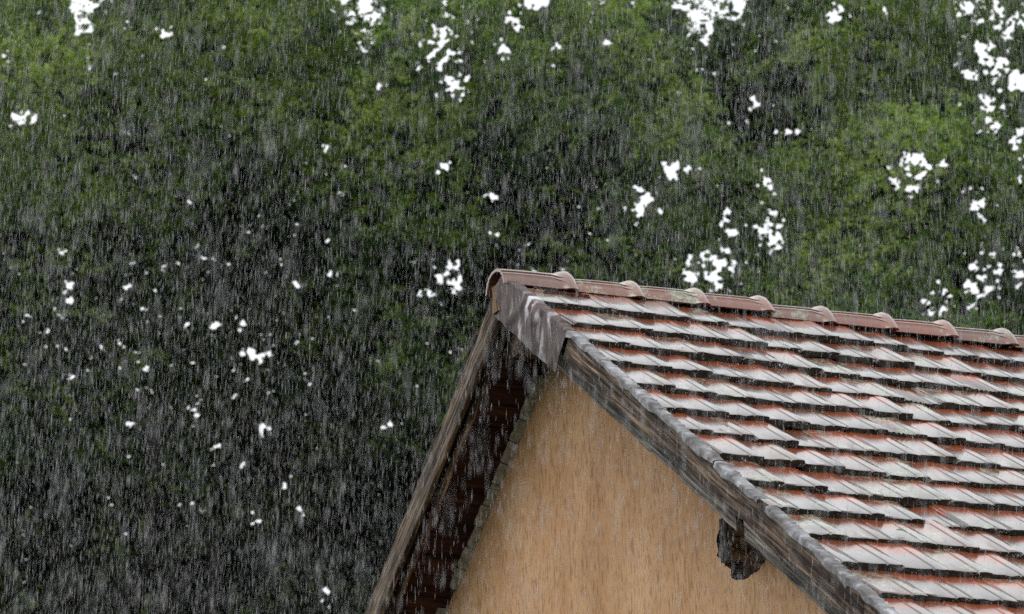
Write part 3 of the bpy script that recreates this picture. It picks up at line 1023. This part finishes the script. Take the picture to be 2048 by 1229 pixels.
P, tone, size, lat = P[keep], tone[keep], size[keep], lat[keep]
N = len(P)
# leaf quads: pointed blades with a hanging habit
nd = rng.normal(0, 1, (N, 3)); nd[:, 2] += 1.1; nd -= np.where(size > 0.1, 1.5, 0.5)[:, None]*FH[None]
nd /= np.linalg.norm(nd, axis=1)[:, None]
ld = rng.normal(0, 1, (N, 3)); ld[:, 2] -= 0.7
ld -= nd*(ld*nd).sum(1)[:, None]; ld /= np.linalg.norm(ld, axis=1)[:, None]
wd = np.cross(nd, ld)
L_, W_ = size[:, None], size[:, None]*rng.uniform(0.6, 0.85, N)[:, None]
quad = np.stack([P-ld*L_*0.5, P-ld*L_*0.05+wd*W_*0.5, P+ld*L_*0.5, P+ld*L_*0.02-wd*W_*0.5], 1)   # N,4,3

tarr = np.array(tr_a)
own = np.argmin(np.abs(lat[:, None] + 0.35*np.sin(P[:, 2]*1.3)[:, None] - tarr[None, :7]), 1)
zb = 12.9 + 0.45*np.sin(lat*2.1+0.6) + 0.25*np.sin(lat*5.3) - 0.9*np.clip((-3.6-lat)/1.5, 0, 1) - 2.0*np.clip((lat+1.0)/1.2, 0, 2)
low = (P[:, 2] + rng.normal(0, 0.18, N) < zb) & (lat < 0.3)  # low leaves go to the added dark trees that paint the canopy shade
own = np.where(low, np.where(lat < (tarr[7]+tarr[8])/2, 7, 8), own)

def leaf_object(name, quads, tn, mt, parent, origin, **props):
    n = len(quads)
    me = bpy.data.meshes.new(name)
    me.vertices.add(n*4); me.loops.add(n*4); me.polygons.add(n)
    me.vertices.foreach_set('co', (quads-origin).astype(np.float32).ravel())
    me.loops.foreach_set('vertex_index', np.arange(n*4, dtype=np.int32))
    me.polygons.foreach_set('loop_start', np.arange(0, n*4, 4, dtype=np.int32))
    at = me.attributes.new('tone', 'FLOAT', 'POINT')
    at.data.foreach_set('value', np.repeat(tn, 4).astype(np.float32))
    me.materials.append(M[mt])
    me.update(calc_edges=True)
    return link(name, me, parent, Matrix.Translation(origin), **props)

rtree = np.random.default_rng(77)
for i, (px, label, mt) in enumerate(TREES):
    base = V(CAM[0], CAM[1], 0) + X0*tr_a[i] + FH*(D0+4.0+rtree.uniform(-.3, .5))
    root = link('leafy_tree', None, None, Matrix.Translation(base), label=label, category='tree', group='trees standing behind the house')
    ht = (15.5 if i < 7 else 12.4) + rtree.uniform(-0.8, 0.8)
    zz = np.linspace(-0.1, ht, 14)
    bend = rtree.uniform(-0.5, 0.5, 2)
    path = [base + V(bend[0]*math.sin(z*0.25), bend[1]*math.sin(z*0.2), z) for z in zz]
    rad_ = [0.26*(1-0.85*z/ht)+0.02 for z in np.maximum(zz, 0)]
    vs, fs = tube(path, rad_, 10)
    link('trunk', mesh('trunk', [p-base for p in vs], fs, ['bark'], smooth=60), root, Matrix.Translation(base))
    for q in range(11):
        z0 = rtree.uniform(6, ht-1.5)
        p0 = base + V(bend[0]*math.sin(z0*0.25), bend[1]*math.sin(z0*0.2), z0)
        ang = rtree.uniform(0, 2*math.pi) if q > 5 else rtree.uniform(3.3, 6.1)
        dirh = X0*math.cos(ang)+FH*math.sin(ang)
        Lb = rtree.uniform(1.6, 3.0)
        pts = [p0 + dirh*Lb*u + UU*(Lb*(0.75*u-0.15*u*u)) + rtree.normal(0, 0.05, 3)*u for u in np.linspace(0, 1, 7)]
        vs, fs = tube(pts, [0.055*(1-0.85*u)+0.01 for u in np.linspace(0, 1, 7)], 6)
        av, af, nb = list(vs), list(fs), len(vs)
        for w_ in range(5):
            u0 = rtree.uniform(0.3, 0.95); j = int(u0*6)
            d2 = dirh*0.5 + rtree.normal(0, 0.6, 3); d2[2] += 0.25; d2 /= np.linalg.norm(d2)
            tw = [pts[j] + d2*rtree.uniform(0.5, 1.1)*u for u in np.linspace(0, 1, 3)]
            v2, f2 = tube(tw, [0.022, 0.014, 0.006], 5)
            af += [tuple(k_+nb for k_ in f) for f in f2]; av += v2; nb += len(v2)
        link('limb', mesh('limb', [p-base for p in av], af, ['bark'], smooth=60), root, Matrix.Translation(base))
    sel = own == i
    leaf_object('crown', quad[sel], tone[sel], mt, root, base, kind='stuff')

# ------------------------------------------------------------------ rain
NR_ = 300000
zmin, zmax = 1.6, 30.0
z = (rng.random(NR_)*(zmax**3-zmin**3)+zmin**3)**(1/3)
z[:9000] = (rng.random(9000)*(9.5**3-2.5**3)+2.5**3)**(1/3)       # heavier drops, closer by
heavy = np.zeros(NR_, bool); heavy[:9000] = True
hx = 0.157*z*1.08 + 0.7
hy = 0.094*z*1.08 + 0.7
C_ = CAM + z[:, None]*FW + (rng.uniform(-1, 1, NR_)*hx)[:, None]*RT + (rng.uniform(-1, 1, NR_)*hy)[:, None]*UP
roofz = ZA - np.abs(C_[:, 1])*math.tan(PH)
inside = (C_[:, 0] > 0.0) & (C_[:, 0] < LEN) & (C_[:, 2] < roofz+0.06) & (np.abs(C_[:, 1]) < 4.6)
gust = sum(np.sin(C_@k_ + p_) for k_, p_ in [(rng.normal(0, w_, 3)*V(1, 1, 0.35), rng.uniform(0, 6.3)) for w_ in (0.8, 1.3, 1.8, 2.6, 3.5)])/2.2
ok = ~inside & (C_[:, 2] > 0.2) & (rng.random(NR_) < 0.72+0.33*gust)
C_ = C_[ok]; heavy = heavy[ok]
n = len(C_)
ln = rng.uniform(0.024, 0.058, n)*rng.uniform(0.7, 1.5, n)
wdt = rng.gamma(3, 0.00019, n)+0.0002
wdt = np.where(heavy, wdt*1.45, wdt)
tl = rng.normal(0.055, 0.022, n); t2 = rng.normal(0.0, 0.03, n)
ddir = -UU[None] - tl[:, None]*X0 - t2[:, None]*FH
ddir /= np.linalg.norm(ddir, axis=1)[:, None]
s1 = np.cross(ddir, FH); s1 /= np.linalg.norm(s1, axis=1)[:, None]
s2 = np.cross(ddir, s1)
top = C_ - ddir*ln[:, None]*0.5
bot = C_ + ddir*ln[:, None]*0.5
midc = C_ + ddir*ln[:, None]*0.1
vs = np.empty((n, 5, 3), np.float32)
vs[:, 0] = top; vs[:, 1] = bot
for k in range(3):
    a = 2*math.pi*k/3
    vs[:, 2+k] = midc + (s1*math.cos(a)+s2*math.sin(a))*wdt[:, None]
tri = np.array([(0, 2, 3), (0, 3, 4), (0, 4, 2), (1, 3, 2), (1, 4, 3), (1, 2, 4)])
F_ = (np.arange(n)[:, None, None]*5 + tri[None]).reshape(-1)
me = bpy.data.meshes.new('rain')
me.vertices.add(n*5); me.loops.add(n*18); me.polygons.add(n*6)
me.vertices.foreach_set('co', vs.ravel())
me.loops.foreach_set('vertex_index', F_.astype(np.int32))
me.polygons.foreach_set('loop_start', np.arange(0, n*18, 3, dtype=np.int32))
me.polygons.foreach_set('use_smooth', np.ones(n*6, bool))
me.materials.append(M['rain'])
me.update(calc_edges=True)
link('rain', me, kind='stuff', label='dense falling rain in front of the trees and house', category='rain')
print('leaves', N, 'rain', n)

# splashes thrown up where the rain strikes the tiles and the ridge
ns_ = 15000
ss = rng.uniform(0.05, 5.0, ns_); tt = rng.uniform(0.0, 4.4, ns_)
nn = rng.exponential(0.016, ns_) + 0.003
# each splash is a small crown of droplets round one strike point
strike = rng.integers(0, 2600, ns_)
cs, ct = rng.uniform(0.02, 5.0, 2600), rng.uniform(0.0, 4.4, 2600)
ss = cs[strike] + rng.normal(0, 0.014, ns_); tt = ct[strike] + rng.normal(0, 0.014, ns_)
pc = APEX + ss[:, None]*RV + tt[:, None]*EX + nn[:, None]*NR
rr = rng.gamma(3, 0.00032, ns_)+0.0003
octa = np.array([(1, 0, 0), (-1, 0, 0), (0, 1, 0), (0, -1, 0), (0, 0, 1.5), (0, 0, -1.5)])
vs = (pc[:, None, :] + octa[None]*rr[:, None, None]).astype(np.float32)
tri = np.array([(4, 0, 2), (4, 2, 1), (4, 1, 3), (4, 3, 0), (5, 2, 0), (5, 1, 2), (5, 3, 1), (5, 0, 3)])
F_ = (np.arange(ns_)[:, None, None]*6 + tri[None]).reshape(-1)
me = bpy.data.meshes.new('rain_splash')
me.vertices.add(ns_*6); me.loops.add(ns_*24); me.polygons.add(ns_*8)
me.vertices.foreach_set('co', vs.ravel())
me.loops.foreach_set('vertex_index', F_.astype(np.int32))
me.polygons.foreach_set('loop_start', np.arange(0, ns_*24, 3, dtype=np.int32))
me.materials.append(M['rain'])
me.update(calc_edges=True)
link('rain_splash', me, kind='stuff', label='spray of droplets bouncing off the wet roof tiles', category='splash')

# drips hanging and falling from the lower edges of the verge boards
nd_ = 900
sd_ = rng.uniform(0.2, 5.0, nd_)
left = rng.random(nd_) < 0.35
base_r = APEX + sd_[:, None]*RV + np.full((nd_, 1), -0.005)*EX - 0.225*NR
base_l = APEX + sd_[:, None]*LV + np.full((nd_, 1), 0.03)*EX - 0.165*NL
pb = np.where(left[:, None], base_l, base_r)
pb[:, 2] -= rng.exponential(0.10, nd_)
lnn = rng.uniform(0.010, 0.035, nd_); wd_ = rng.uniform(0.0007, 0.0016, nd_)
vs = np.empty((nd_, 5, 3), np.float32)
vs[:, 0] = pb + UU*lnn[:, None]*0.6; vs[:, 1] = pb - UU*lnn[:, None]*0.4
for k in range(3):
    a = 2*math.pi*k/3
    vs[:, 2+k] = pb - UU*lnn[:, None]*0.15 + V(math.cos(a), math.sin(a), 0)*wd_[:, None]
tri = np.array([(0, 2, 3), (0, 3, 4), (0, 4, 2), (1, 3, 2), (1, 4, 3), (1, 2, 4)])
F_ = (np.arange(nd_)[:, None, None]*5 + tri[None]).reshape(-1)
me = bpy.data.meshes.new('roof_drips')
me.vertices.add(nd_*5); me.loops.add(nd_*18); me.polygons.add(nd_*6)
me.vertices.foreach_set('co', vs.ravel())
me.loops.foreach_set('vertex_index', F_.astype(np.int32))
me.polygons.foreach_set('loop_start', np.arange(0, nd_*18, 3, dtype=np.int32))
me.materials.append(M['rain'])
me.update(calc_edges=True)
link('roof_drips', me, kind='stuff', label='water drops falling off the lower edges of the verge boards', category='drips')
